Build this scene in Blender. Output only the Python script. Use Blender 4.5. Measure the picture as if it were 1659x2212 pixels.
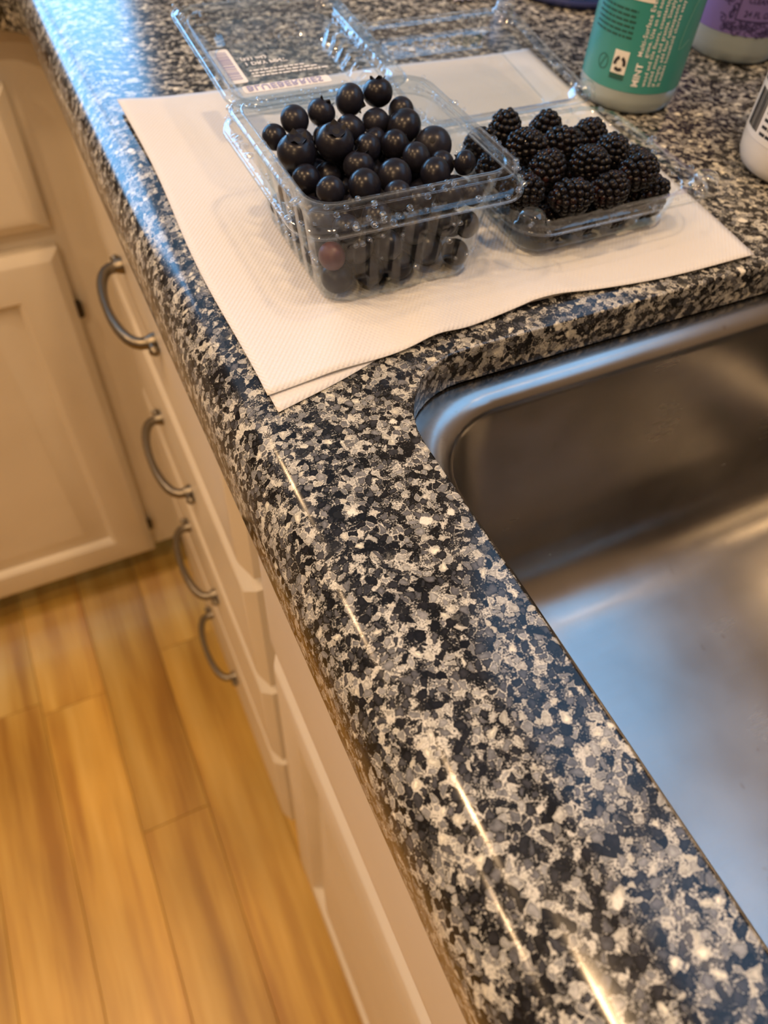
import bpy, bmesh, math, random
from mathutils import Vector, Matrix
PI = math.pi
for o in list(bpy.data.objects): bpy.data.objects.remove(o)
scene = bpy.context.scene
COL = scene.collection
rnd = random.Random(11)

# ---------------------------------------------------------------- camera
# origin: front edge of the worktop, z = 0 is the worktop surface, +Y runs along the worktop
cam_d = bpy.data.cameras.new('camera')
cam_d.sensor_fit = 'VERTICAL'; cam_d.sensor_height = 36.0; cam_d.sensor_width = 27.0
cam_d.lens = 36.0 * 1603.6 / 2212.0
cam_d.clip_start = 0.01; cam_d.clip_end = 50
cam_d.dof.use_dof = True; cam_d.dof.focus_distance = 0.275; cam_d.dof.aperture_fstop = cam_d.lens * 0.001 / 0.0026
cam = bpy.data.objects.new('camera', cam_d); COL.objects.link(cam)
CR = Vector((0.90241394, -0.42750697, 0.05372960)); CU = Vector((0.30838954, 0.72793611, 0.61237645)); CF = Vector((0.30090691, 0.53604740, -0.78873837))
cam.matrix_world = Matrix(((CR.x, CU.x, -CF.x, -0.03725), (CR.y, CU.y, -CF.y, 0.15915), (CR.z, CU.z, -CF.z, 0.20785), (0, 0, 0, 1)))
scene.camera = cam

# ---------------------------------------------------------------- world, lights, exposure
scene.view_settings.view_transform = 'Standard'; scene.view_settings.look = 'None'
scene.view_settings.gamma = 1.0; scene.view_settings.use_curve_mapping = False
scene.view_settings.exposure = 0.0
scene.cycles.transparent_max_bounces = 32; scene.cycles.max_bounces = 14; scene.cycles.diffuse_bounces = 5
scene.cycles.caustics_reflective = False; scene.cycles.caustics_refractive = False
scene.cycles.sample_clamp_indirect = 6.0
world = bpy.data.worlds.new('sky'); scene.world = world; world.use_nodes = True
wb = world.node_tree.nodes['Background']; wb.inputs[0].default_value = (0.36, 0.62, 1.0, 1); wb.inputs[1].default_value = 1.6
FLOOR_Z = -0.95; CEIL_Z = 1.50
def area(name, loc, aim, sx, sy, power, col, shape='RECTANGLE'):
    l = bpy.data.lights.new(name, 'AREA'); l.shape = shape; l.size = sx; l.size_y = sy; l.energy = power; l.color = col
    o = bpy.data.objects.new(name, l); COL.objects.link(o); o.location = loc
    o.rotation_euler = (Vector(aim) - Vector(loc)).to_track_quat('-Z', 'Y').to_euler()
    return o
DAY = (0.34, 0.62, 1.0)
area('daylight_sink_window', (0.735, 0.25, 0.905), (-1, 0.25, 0.905), 1.05, 0.86, 3.7, (0.22, 0.52, 0.92))
area('daylight_far_window', (-0.62, 3.275, 0.70), (-0.62, 0, 0.70), 2.15, 1.30, 66.0, (0.22, 0.55, 1.0))
WARM = (1.0, 0.64, 0.33)
CANS = [(-0.62, 0.50), (-0.60, -0.35), (-1.15, 1.80), (-1.75, 0.30), (-1.75, 1.40), (-1.3, -1.2), (0.28, 0.05)]

# ---------------------------------------------------------------- helpers
def tag(o, label, cat, group=None, kind=None):
    o['label'] = label; o['category'] = cat
    if group: o['group'] = group
    if kind: o['kind'] = kind
    return o
def struct(o, label=None):
    o['kind'] = 'structure'
    if label: o['label'] = label
    return o
def empty(name, loc=(0, 0, 0)):
    o = bpy.data.objects.new(name, None); o.empty_display_size = 0.02; COL.objects.link(o); o.location = loc
    return o
def add(name, me, parent=None, loc=None, rot=None):
    o = bpy.data.objects.new(name, me); COL.objects.link(o)
    if loc is not None: o.location = loc
    if rot is not None: o.rotation_euler = rot
    if parent is not None: o.parent = parent
    return o
class MB:
    def __init__(s): s.v = []; s.f = []
    def ring(s, pts):
        b = len(s.v); s.v += [tuple(p) for p in pts]; return list(range(b, b + len(pts)))
    def loft(s, a, b, skip=None, closed=True):
        n = len(a)
        for i in range(n if closed else n - 1):
            if skip and skip(i): continue
            j = (i + 1) % n; s.f.append((a[i], a[j], b[j], b[i]))
    def cap(s, a, flip=False): s.f.append(tuple(reversed(a)) if flip else tuple(a))
    def box(s, x0, x1, y0, y1, z0, z1):
        b = len(s.v)
        s.v += [(x, y, z) for z in (z0, z1) for y in (y0, y1) for x in (x0, x1)]
        for q in ((0, 2, 3, 1), (4, 5, 7, 6), (0, 1, 5, 4), (2, 6, 7, 3), (0, 4, 6, 2), (1, 3, 7, 5)): s.f.append(tuple(b + i for i in q))
    def tube(s, pts, rad, n=10, caps=True):
        pts = [Vector(p) for p in pts]; R = []
        for i, p in enumerate(pts):
            t = (pts[min(i + 1, len(pts) - 1)] - pts[max(i - 1, 0)]).normalized()
            if i == 0:
                u = t.orthogonal().normalized()
            else:
                u = (u - t * u.dot(t)).normalized()
            w = t.cross(u); r = rad[i] if isinstance(rad, (list, tuple)) else rad
            R.append(s.ring([p + (u * math.cos(2 * PI * k / n) + w * math.sin(2 * PI * k / n)) * r for k in range(n)]))
        for a, b in zip(R, R[1:]): s.loft(a, b)
        if caps: s.cap(R[0], True); s.cap(R[-1])
    def lathe(s, prof, n=48, c=(0, 0, 0)):
        R = [s.ring([(c[0] + r * math.cos(2 * PI * k / n), c[1] + r * math.sin(2 * PI * k / n), c[2] + z) for k in range(n)]) for r, z in prof]
        for a, b in zip(R, R[1:]): s.loft(a, b)
        return R
    def sphere(s, c, r, nu=14, nv=9, sq=(1, 1, 1)):
        prof = [(math.sin(PI * k / nv), -math.cos(PI * k / nv)) for k in range(1, nv)]
        R = [s.ring([(c[0] + r * sq[0] * p * math.cos(2 * PI * k / nu), c[1] + r * sq[1] * p * math.sin(2 * PI * k / nu), c[2] + r * sq[2] * z) for k in range(nu)]) for p, z in prof]
        for a, b in zip(R, R[1:]): s.loft(a, b)
        b = len(s.v); s.v += [(c[0], c[1], c[2] - r * sq[2]), (c[0], c[1], c[2] + r * sq[2])]
        for i in range(nu):
            j = (i + 1) % nu
            s.f.append((R[0][j], R[0][i], b)); s.f.append((R[-1][i], R[-1][j], b + 1))
    def mesh(s, name, m, smooth=True, angle=40):
        me = bpy.data.meshes.new(name); me.from_pydata(s.v, [], s.f); me.validate(); me.update()
        bm = bmesh.new(); bm.from_mesh(me); bmesh.ops.recalc_face_normals(bm, faces=bm.faces); bm.to_mesh(me); bm.free()
        if m: me.materials.append(m)
        if smooth:
            me.polygons.foreach_set('use_smooth', [True] * len(me.polygons)); me.set_sharp_from_angle(angle=math.radians(angle))
        return me
def rrect(hx, hy, r, ns=12, nc=6, cx=0, cy=0):
    """rounded rectangle, counter-clockwise; returns (x, y, nx, ny, side, t) with t in -1..1 on the straight parts (None on corners)"""
    out = []
    S = [((hx, -hy + r), (hx, hy - r), (1, 0)), ((hx - r, hy), (-hx + r, hy), (0, 1)), ((-hx, hy - r), (-hx, -hy + r), (-1, 0)), ((-hx + r, -hy), (hx - r, -hy), (0, -1))]
    C = [(hx - r, hy - r, 0), (-hx + r, hy - r, 90), (-hx + r, -hy + r, 180), (hx - r, -hy + r, 270)]
    for k in range(4):
        a, b, n = S[k]
        for i in range(ns):
            t = i / (ns - 1); out.append((cx + a[0] + (b[0] - a[0]) * t, cy + a[1] + (b[1] - a[1]) * t, n[0], n[1], k, 2 * t - 1))
        x, y, a0 = C[k]
        for i in range(1, nc):
            w = math.radians(a0 + 90 * i / nc); out.append((cx + x + r * math.cos(w), cy + y + r * math.sin(w), math.cos(w), math.sin(w), k, None))
    return out

# node helper -----------------------------------------------------------------
class NT:
    def __init__(s, name):
        s.m = bpy.data.materials.new(name); s.m.use_nodes = True; s.t = s.m.node_tree; s.n = s.t.nodes
        s.b = s.n['Principled BSDF']; s.out = s.n['Material Output']
    def node(s, typ, ins=None, **attr):
        nd = s.n.new(typ)
        for k, v in attr.items(): setattr(nd, k, v)
        for k, v in (ins or {}).items(): s.set(nd.inputs[k], v)
        return nd
    def set(s, sock, v):
        if isinstance(v, bpy.types.NodeSocket): s.t.links.new(v, sock)
        elif isinstance(v, (tuple, list)) and sock.type == 'RGBA' and len(v) == 3: sock.default_value = (*v, 1)
        else: sock.default_value = v
    def P(s, **kw):
        nm = dict(col='Base Color', rough='Roughness', metal='Metallic', ior='IOR', spec='Specular IOR Level', normal='Normal', alpha='Alpha', trans='Transmission Weight', sss='Subsurface Weight', coat='Coat Weight', coatr='Coat Roughness', sheen='Sheen Weight', emis='Emission Color', emstr='Emission Strength', aniso='Anisotropic')
        for k, v in kw.items(): s.set(s.b.inputs[nm[k]], v)
        return s
    def obj(s): return s.node('ShaderNodeTexCoord').outputs['Object']
    def math(s, op, a, b=None, c=None, clamp=False):
        nd = s.n.new('ShaderNodeMath'); nd.operation = op; nd.use_clamp = clamp
        for i, v in enumerate((a, b, c)):
            if v is not None: s.set(nd.inputs[i], v)
        return nd.outputs[0]
    def vmath(s, op, a, b=None, scale=None):
        nd = s.n.new('ShaderNodeVectorMath'); nd.operation = op; s.set(nd.inputs[0], a)
        if b is not None: s.set(nd.inputs[1], b)
        if scale is not None: s.set(nd.inputs['Scale'], scale)
        return nd.outputs[0]
    def noise(s, vec, scale, detail=2, rough=0.5): return s.node('ShaderNodeTexNoise', {'Vector': vec, 'Scale': scale, 'Detail': detail, 'Roughness': rough})
    def mix(s, f, a, b, bt='MIX'):
        nd = s.node('ShaderNodeMix', data_type='RGBA', blend_type=bt); s.set(nd.inputs[0], f); s.set(nd.inputs[6], a); s.set(nd.inputs[7], b); return nd.outputs[2]
    def ramp(s, f, stops, interp='LINEAR'):
        nd = s.node('ShaderNodeValToRGB', {'Fac': f}); cr = nd.color_ramp; cr.interpolation = interp
        while len(cr.elements) < len(stops): cr.elements.new(0.5)
        for e, (p, c) in zip(cr.elements, stops):
            e.position = p; e.color = (c, c, c, 1) if isinstance(c, (int, float)) else (*c, 1)
        return nd.outputs[0]
    def smooth(s, v, lo, hi):
        nd = s.node('ShaderNodeMapRange', {0: v, 1: lo, 2: hi, 3: 0.0, 4: 1.0}, interpolation_type='SMOOTHSTEP'); return nd.outputs[0]
    def bump(s, h, strength, dist): return s.node('ShaderNodeBump', {'Height': h, 'Strength': strength, 'Distance': dist}).outputs[0]
    def scalexyz(s, vec, x, y, z): return s.vmath('MULTIPLY', vec, (x, y, z))

def flat(name, col, rough=0.5, **kw): return NT(name).P(col=col, rough=rough, **kw).m

def granite_mat():
    n = NT('speckled_quartz'); p = n.obj()
    w = n.vmath('SCALE', n.vmath('SUBTRACT', n.noise(p, 250, 2).outputs['Color'], (0.5, 0.5, 0.5)), scale=0.0029)
    q = n.vmath('ADD', p, w)
    S = 355.0
    v1 = n.node('ShaderNodeTexVoronoi', {'Vector': q, 'Scale': S, 'Randomness': 1.0}, feature='F1')
    e1 = n.node('ShaderNodeTexVoronoi', {'Vector': q, 'Scale': S, 'Randomness': 1.0}, feature='DISTANCE_TO_EDGE')
    sp = n.node('ShaderNodeSeparateColor', {0: v1.outputs['Color']}); r, g, b = sp.outputs
    th = n.math('MULTIPLY_ADD', n.math('POWER', g, 1.6), 0.20, 0.04)
    ed = e1.outputs['Distance']
    chip = n.smooth(ed, n.math('SUBTRACT', th, 0.010), n.math('ADD', th, 0.010))
    core = n.smooth(ed, n.math('ADD', th, 0.025), n.math('ADD', th, 0.045))
    ccol = n.ramp(r, [(0.0, (0.006, 0.006, 0.007)), (0.25, (0.020, 0.020, 0.022)), (0.44, (0.048, 0.049, 0.054)), (0.56, (0.11, 0.11, 0.115)), (0.72, (0.20, 0.20, 0.195)), (0.86, (0.31, 0.305, 0.28)), (0.95, (0.50, 0.47, 0.38)), (1.0, (0.66, 0.63, 0.50))])
    inner = n.noise(p, 620, 4, 0.6).outputs['Fac']
    ccol = n.mix(1.0, ccol, n.ramp(inner, [(0.25, 0.55), (0.75, 1.35)]), 'MULTIPLY')
    ccol = n.mix(1.0, ccol, n.ramp(n.smooth(ed, 0.05, 0.40), [(0.0, 0.70), (1.0, 1.30)]), 'MULTIPLY')
    # cream skin around the light chips, black skin around the dark ones
    skin = n.ramp(r, [(0.48, (0.008, 0.008, 0.008)), (0.62, (0.16, 0.155, 0.14)), (0.78, (0.52, 0.50, 0.42))])
    ccol = n.mix(core, skin, ccol)
    # crumbly matrix between the chips
    fine = n.noise(p, 1450, 6, 0.74).outputs['Fac']
    low = n.noise(p, 140, 2).outputs['Fac']
    mv = n.math('ADD', n.math('ADD', fine, n.math('MULTIPLY', n.math('SUBTRACT', r, 0.5), 0.16)), n.math('MULTIPLY', n.math('SUBTRACT', low, 0.5), 0.50))
    mcol = n.ramp(mv, [(0.44, (0.006, 0.006, 0.006)), (0.505, (0.034, 0.033, 0.031)), (0.535, (0.24, 0.23, 0.205)), (0.62, (0.60, 0.575, 0.49))])
    col = n.mix(chip, mcol, ccol)
    # a few large cream and dark pieces
    v2 = n.node('ShaderNodeTexVoronoi', {'Vector': q, 'Scale': 92.0}, feature='F1')
    s2 = n.node('ShaderNodeSeparateColor', {0: v2.outputs['Color']})
    big = n.math('MULTIPLY', n.math('GREATER_THAN', s2.outputs[0], 0.88), n.math('LESS_THAN', n.math('ADD', v2.outputs['Distance'], n.math('MULTIPLY', n.math('SUBTRACT', fine, 0.5), 0.35)), 0.20))
    col = n.mix(big, col, n.ramp(fine, [(0.3, (0.45, 0.42, 0.33)), (0.5, (0.76, 0.73, 0.62))]))
    drk = n.math('MULTIPLY', n.math('LESS_THAN', s2.outputs[1], 0.14), n.math('LESS_THAN', v2.outputs['Distance'], 0.26))
    col = n.mix(n.math('MULTIPLY', drk, 0.8), col, (0.016, 0.016, 0.016))
    n.P(col=col, rough=n.math('MULTIPLY_ADD', fine, 0.06, 0.12), ior=1.40)
    return n.m
M = {}
M['granite'] = granite_mat()

def steel_mat():
    n = NT('brushed_steel'); p = n.obj()
    br = n.noise(n.scalexyz(p, 30, 900, 900), 1.0, 3).outputs['Fac']
    blot = n.noise(p, 14, 3).outputs['Fac']
    rough = n.math('ADD', n.math('MULTIPLY_ADD', br, 0.05, 0.215), n.math('MULTIPLY', n.math('SUBTRACT', blot, 0.5), 0.18))
    sp = n.smooth(n.noise(p, 110, 2).outputs['Fac'], 0.70, 0.76)
    col = n.mix(n.math('MULTIPLY', sp, 0.5), n.ramp(blot, [(0.3, (0.32, 0.31, 0.295)), (0.7, (0.44, 0.43, 0.41))]), (0.30, 0.27, 0.23))
    n.P(col=col, metal=1.0, rough=rough, normal=n.bump(br, 0.025, 0.001))
    return n.m
M['steel'] = steel_mat()

def paint_mat():
    n = NT('cream_cabinet_paint'); p = n.obj()
    d = n.noise(p, 9, 3).outputs['Fac']
    n.P(col=n.ramp(d, [(0.3, (0.66, 0.61, 0.52)), (0.7, (0.71, 0.66, 0.57))]), rough=0.36, normal=n.bump(n.noise(p, 260, 2).outputs['Fac'], 0.03, 0.001)); return n.m
M['paint'] = paint_mat()

def wood_mat():
    n = NT('honey_maple_boards'); p = n.obj()
    oi = n.node('ShaderNodeObjectInfo')
    off = n.node('ShaderNodeCombineXYZ', {0: n.math('MULTIPLY', oi.outputs['Random'], 7.0), 1: n.math('MULTIPLY', oi.outputs['Random'], 31.0)}).outputs[0]
    q = n.vmath('ADD', p, off)
    g1 = n.noise(n.scalexyz(q, 26, 1.6, 26), 1.0, 4, 0.6).outputs['Fac']
    g2 = n.noise(n.scalexyz(q, 9, 3.0, 9), 1.0, 3).outputs['Fac']
    base = n.ramp(g1, [(0.33, (0.42, 0.215, 0.036)), (0.52, (0.62, 0.38, 0.080)), (0.70, (0.74, 0.50, 0.145))])
    base = n.mix(1.0, base, n.ramp(g2, [(0.3, 0.80), (0.7, 1.15)]), 'MULTIPLY')
    base = n.mix(1.0, base, n.ramp(oi.outputs['Random'], [(0.0, 0.82), (1.0, 1.16)]), 'MULTIPLY')
    n.P(col=base, rough=0.34, normal=n.bump(g1, 0.05, 0.001)); return n.m
M['wood'] = wood_mat()

def towel_mat():
    n = NT('white_paper_towel'); p = n.obj(); sx = n.node('ShaderNodeSeparateXYZ', {0: p})
    f = 2 * PI / 0.0023
    h = n.math('MULTIPLY', n.math('SINE', n.math('MULTIPLY', sx.outputs[0], f)), n.math('SINE', n.math('MULTIPLY', sx.outputs[1], f * 0.8)))
    h = n.math('ADD', h, n.math('MULTIPLY', n.noise(p, 700, 3).outputs['Fac'], 0.8))
    n.P(col=(0.70, 0.69, 0.675), rough=0.95, spec=0.1, normal=n.bump(h, 0.24, 0.0006)); return n.m
M['towel'] = towel_mat()

def plastic_mat(name, tint=(0.955, 0.97, 0.975), ior=1.40, haze=0.003, bump=0.30, rough=0.07):
    n = NT(name); p = n.obj()
    nb = n.bump(n.noise(p, 150, 2).outputs['Fac'], bump, 0.0012)
    tr = n.node('ShaderNodeBsdfTransparent', {0: tint})
    gl = n.node('ShaderNodeBsdfGlossy', {'Color': (1, 1, 1), 'Roughness': rough, 'Normal': nb})
    df = n.node('ShaderNodeBsdfTranslucent', {0: (0.85, 0.88, 0.9)})
    a = n.node('ShaderNodeMixShader', {0: haze, 1: tr.outputs[0], 2: df.outputs[0]})
    f0 = ((ior - 1) / (ior + 1)) ** 2                       # Schlick reflectance, the same from both sides of the sheet
    fc = n.node('ShaderNodeLayerWeight', {'Blend': 0.5, 'Normal': nb}).outputs['Facing']
    fr = n.math('MULTIPLY_ADD', n.math('POWER', fc, 5.0), 1 - f0, f0)
    b = n.node('ShaderNodeMixShader', {0: fr, 1: a.outputs[0], 2: gl.outputs[0]})
    n.t.links.new(b.outputs[0], n.out.inputs[0]); return n.m
M['clear'] = plastic_mat('clear_plastic')
M['clear_rim'] = plastic_mat('clear_plastic_rim', (0.94, 0.96, 0.97), 1.68, 0.012, 0.30, 0.06)
M['water'] = plastic_mat('water_drop', (0.97, 0.98, 0.99), 2.0, 0.0, 0.0, 0.03)
M['pane'] = plastic_mat('window_glass', (0.98, 0.99, 0.99), 1.45, 0.0, 0.0)
M['bluetub'] = plastic_mat('blue_tinted_plastic', (0.62, 0.70, 0.86), 1.5, 0.06, 0.1)

def berry_mat():
    n = NT('blueberry_skin'); p = n.obj(); oi = n.node('ShaderNodeObjectInfo')
    q = n.vmath('ADD', p, n.vmath('SCALE', oi.outputs['Location'], scale=37.0))
    bl = n.smooth(n.noise(q, 170, 4, 0.6).outputs['Fac'], 0.38, 0.70)
    am = n.math('MULTIPLY', bl, n.math('MULTIPLY_ADD', oi.outputs['Random'], 0.75, 0.15))
    col = n.mix(am, (0.005, 0.0045, 0.008), (0.034, 0.037, 0.058))
    n.P(col=col, rough=n.math('MULTIPLY_ADD', am, 0.22, 0.25), spec=0.28); return n.m
M['berry'] = berry_mat()
M['red_berry'] = NT('reddish_blueberry_skin').P(col=(0.09, 0.016, 0.020), rough=0.4).m
M['calyx'] = flat('blueberry_crown', (0.006, 0.005, 0.006), 0.8)
def black_mat():
    n = NT('blackberry_drupelets'); p = n.obj()
    col = n.ramp(n.noise(p, 160, 2).outputs['Fac'], [(0.45, (0.0055, 0.005, 0.006)), (0.62, (0.008, 0.006, 0.007)), (0.76, (0.022, 0.007, 0.007))])
    n.P(col=col, rough=0.16, spec=0.24); return n.m
M['black'] = black_mat()
M['pull'] = NT('aged_pewter').P(col=(0.22, 0.19, 0.145), metal=1.0, rough=0.36).m
M['hinge'] = NT('dark_bronze').P(col=(0.06, 0.05, 0.04), metal=1.0, rough=0.4).m
M['wall'] = NT('warm_wall_paint').P(col=(0.36, 0.29, 0.21), rough=0.8).m
M['ceiling'] = NT('white_ceiling_paint').P(col=(0.80, 0.77, 0.72), rough=0.9).m
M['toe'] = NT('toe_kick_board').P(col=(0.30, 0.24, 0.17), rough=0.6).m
M['trim'] = NT('white_window_trim').P(col=(0.80, 0.79, 0.76), rough=0.45).m

# ---------------------------------------------------------------- floor of boards
struct(add('floor', (lambda m: (m.box(-3.2, 0.66, -2.6, 3.2, FLOOR_Z - 0.05, FLOOR_Z - 0.0025), m.mesh('floor', M['toe'], False))[1])(MB())), 'sub floor under the honey coloured boards')
floor = bpy.data.objects['floor']
PW = 0.098
def plank_mesh(L):
    m = MB(); g = 0.0003; c = 0.0006; w = PW / 2 - g; l = L / 2 - g
    R = [m.ring([(-a, -b, z), (a, -b, z), (a, b, z), (-a, b, z)]) for a, b, z in ((w, l, -0.004), (w, l, -c), (w - c, l - c, 0))]
    for a, b in zip(R, R[1:]): m.loft(a, b)
    m.cap(R[-1]); m.cap(R[0], True); return m.mesh('plank', M['wood'], False)
PLM = {L: plank_mesh(L) for L in (0.9, 1.1, 1.3)}
x = 0.072
while x > -3.15:
    y = -2.55 + rnd.uniform(-0.4, 0)
    if abs(x - (-0.124)) < 0.01: y = 0.548 - 1.3 - 1.3 - 1.1
    while y < 3.15:
        L = rnd.choice((0.9, 1.1, 1.3))
        if abs(x - (-0.124)) < 0.01: L = 1.3 if y < -0.8 or y > 0.5 else 1.1
        add('plank', PLM[L], floor, (x, y + L / 2, FLOOR_Z))
        y += L
    x -= PW

# ---------------------------------------------------------------- room shell
def wall_with_hole(name, axis, pos, t, a0, a1, z0, z1, h=None):
    """axis 0: wall plane x=pos, runs along y; axis 1: plane y=pos, runs along x.  h = (lo, hi, zlo, zhi) opening"""
    m = MB()
    def bx(p0, p1, q0, q1):
        if axis == 0: m.box(min(pos, pos + t), max(pos, pos + t), p0, p1, q0, q1)
        else: m.box(p0, p1, min(pos, pos + t), max(pos, pos + t), q0, q1)
    if h:
        bx(a0, h[0], z0, z1); bx(h[1], a1, z0, z1); bx(h[0], h[1], z0, h[2]); bx(h[0], h[1], h[3], z1)
    else: bx(a0, a1, z0, z1)
    return struct(add(name, m.mesh(name, M['wall'], False)))
W1 = (-0.28, 0.78, 0.47, 1.34); W2 = (-1.70, 0.45, 0.05, 1.35)
wall_with_hole('wall_right', 0, 0.66, 0.06, -2.6, 3.2, FLOOR_Z, CEIL_Z, W1)
wall_with_hole('wall_far', 1, 3.2, 0.06, -3.2, 0.72, FLOOR_Z, CEIL_Z, W2)
wall_with_hole('wall_left', 0, -3.2, -0.06, -2.6, 3.2, FLOOR_Z, CEIL_Z)
wall_with_hole('wall_near', 1, -2.6, -0.06, -3.2, 0.72, FLOOR_Z, CEIL_Z)
m = MB(); m.box(-3.2, 0.66, -2.6, 3.2, CEIL_Z, CEIL_Z + 0.05); struct(add('ceiling', m.mesh('ceiling', M['ceiling'], False)))
def window(name, axis, pos, h):
    root = empty(name, (0, 0, 0)); struct(root)
    m = MB(); s = 0.04
    def bx(mm, p0, p1, q0, q1, d0, d1):
        if axis == 0: mm.box(pos + d0, pos + d1, p0, p1, q0, q1)
        else: mm.box(p0, p1, pos + d0, pos + d1, q0, q1)
    bx(m, h[0], h[0] + s, h[2], h[3], 0.0, 0.04); bx(m, h[1] - s, h[1], h[2], h[3], 0.0, 0.04)
    bx(m, h[0] + s, h[1] - s, h[2], h[2] + s, 0.0, 0.04); bx(m, h[0] + s, h[1] - s, h[3] - s, h[3], 0.0, 0.04)
    c = (h[0] + h[1]) / 2; bx(m, c - 0.02, c + 0.02, h[2] + s, h[3] - s, 0.0, 0.04)
    add('window_frame', m.mesh('window_frame', M['trim'], False), root)
    for a, b in ((h[0] + s, c - 0.02), (c + 0.02, h[1] - s)):
        m = MB(); bx(m, a, b, h[2] + s, h[3] - s, 0.018, 0.022); add('pane', m.mesh('pane', M['pane'], False), root)
    return root
window('window_1', 0, 0.66, W1); window('window_2', 1, 3.2, W2)
# recessed ceiling lamps
cm = MB(); cm.lathe([(0.062, -0.001), (0.080, -0.004), (0.084, 0.0)], 32); trim_me = cm.mesh('lamp_trim', M['trim'])
CN = ['over the drawers', 'over the near floor', 'over the far floor', 'by the left wall', 'in the far left corner', 'behind the photographer', 'over the sink']
for k, (cx_, cy_) in enumerate(CANS):
    r_ = empty('ceiling_lamp', (cx_, cy_, CEIL_Z - 0.001)); tag(r_, 'round recessed warm ceiling lamp ' + CN[k], 'lamp', 'recessed ceiling lamps')
    add('lamp_trim', trim_me, r_)
    l = bpy.data.lights.new('lamp_light', 'AREA'); l.shape = 'DISK'; l.size = 0.12; l.energy = 10.5; l.color = WARM
    lo = bpy.data.objects.new('lamp_light', l); COL.objects.link(lo); lo.parent = r_; lo.location = (0, 0, -0.003)

# ---------------------------------------------------------------- worktop (L shaped, cut out for the sink)
CT = 0.02                                     # slab thickness at the cut-out
SX0, SX1, SY0, SY1, SR = 0.0714, 0.47, -0.36, 0.3670, 0.042
YL = 0.938                                    # front edge of the far leg
PROF = []
RB = 0.026
for k in range(11):
    a = PI / 2 * k / 10; PROF.append((0.0275 - (RB - 0.001) * math.sin(a) * 1.0, -RB * (1 - math.cos(a)) * 1.1))
PROF += [(0.0020, -0.042), (0.0034, -0.052), (0.0062, -0.0585), (0.011, -0.061), (0.034, -0.061), (0.034, -CT)]
path = []                                     # (point, inward normal)
for k in range(30): path.append(((0.0, -0.9 + (YL - 0.03 + 0.9) * k / 29), (1, 0)))
RF = 0.03
for k in range(1, 9):
    a = PI / 2 * k / 9; path.append(((-RF + RF * math.cos(a), YL - RF + RF * math.sin(a)), (math.cos(a), math.sin(a))))
for k in range(12): path.append(((-RF - (1.5 - RF) * k / 11, YL), (0, 1)))
m = MB(); R = []
for u, z in PROF: R.append(m.ring([(p[0] + n_[0] * u, p[1] + n_[1] * u, z) for p, n_ in path]))
for a, b in zip(R, R[1:]): m.loft(a, b, closed=False)
# top face with the hole, filled in bmesh
cut = rrect((SX1 - SX0) / 2, (SY1 - SY0) / 2, SR, 14, 9, (SX0 + SX1) / 2, (SY0 + SY1) / 2)
RC = [m.ring([(c[0] + c[2] * d, c[1] + c[3] * d, z) for c in cut]) for d, z in ((0.0012, 0.0), (0.0006, -0.0002), (0.0002, -0.0006), (0.0, -0.0012), (0.0, -CT + 0.001), (0.0008, -CT), (0.02, -CT))]
for a, b in zip(RC, RC[1:]): m.loft(a, b)
me = bpy.data.meshes.new('worktop'); me.from_pydata(m.v, [], m.f)
bm = bmesh.new(); bm.from_mesh(me); bm.verts.ensure_lookup_table()
outer = [bm.verts[i] for i in R[0]]
ex = [bm.verts.new(c) for c in ((-1.5, 1.60, 0), (0.66, 1.60, 0), (0.66, -0.9, 0))]
loop = outer + ex
bm.verts.ensure_lookup_table(); hole = [bm.verts[i] for i in RC[0]]
edges = []
for i in range(len(loop)):
    a, b = loop[i], loop[(i + 1) % len(loop)]
    e = bm.edges.get((a, b)) or bm.edges.new((a, b)); edges.append(e)
for i in range(len(hole)): edges.append(bm.edges.get((hole[i], hole[(i + 1) % len(hole)])))
res = bmesh.ops.triangle_fill(bm, edges=edges, use_beauty=True, use_dissolve=False)
for f in bm.faces:
    if all(abs(v.co.z) < 1e-6 for v in f.verts) and f.normal.z < 0: f.normal_flip()
bmesh.ops.recalc_face_normals(bm, faces=bm.faces)
tf = [f for f in bm.faces if abs(f.normal.z) > 0.99 and all(abs(v.co.z) < 1e-6 for v in f.verts)]
if tf and sum(f.normal.z for f in tf) < 0: bmesh.ops.reverse_faces(bm, faces=bm.faces)
bm.to_mesh(me); bm.free(); me.materials.append(M['granite'])
me.polygons.foreach_set('use_smooth', [True] * len(me.polygons)); me.set_sharp_from_angle(angle=math.radians(38))
tag(add('worktop', me), 'polished black, grey and cream speckled stone worktop with rounded front edge', 'countertop')

# ---------------------------------------------------------------- undermount sink
m = MB()
def sring(ins, z, r):
    c = rrect((SX1 - SX0) / 2 - ins, (SY1 - SY0) / 2 - ins, r, 14, 9, (SX0 + SX1) / 2, (SY0 + SY1) / 2)
    return m.ring([(p[0], p[1], z) for p in c])
ZS = -CT - 0.0006; R = [sring(-0.020, ZS - 0.0015, 0.06), sring(-0.020, ZS, 0.06)]
R += [sring(0.002, ZS, 0.041)]
for k in range(0, 7):
    a = PI / 2 * k / 6; R.append(sring(0.004 + 0.011 * math.sin(a), ZS - 0.010 * (1 - math.cos(a)), 0.040))
R += [sring(0.0155, -0.05, 0.042), sring(0.018, -0.10, 0.05), sring(0.020, -0.135, 0.055)]
for k in range(1, 9):
    a = PI / 2 * k / 8; R.append(sring(0.020 + 0.052 * (1 - math.cos(a)), -0.138 - 0.052 * math.sin(a), 0.055))
R += [sring(0.11, -0.1915, 0.04), sring(0.17, -0.193, 0.02)]
for a, b in zip(R, R[1:]): m.loft(a, b)
m.cap(R[-1])
sink = empty('kitchen_sink', ((SX0 + SX1) / 2, (SY0 + SY1) / 2, -0.193)); tag(sink, 'stainless steel undermount kitchen sink with rounded corners', 'sink')
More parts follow.
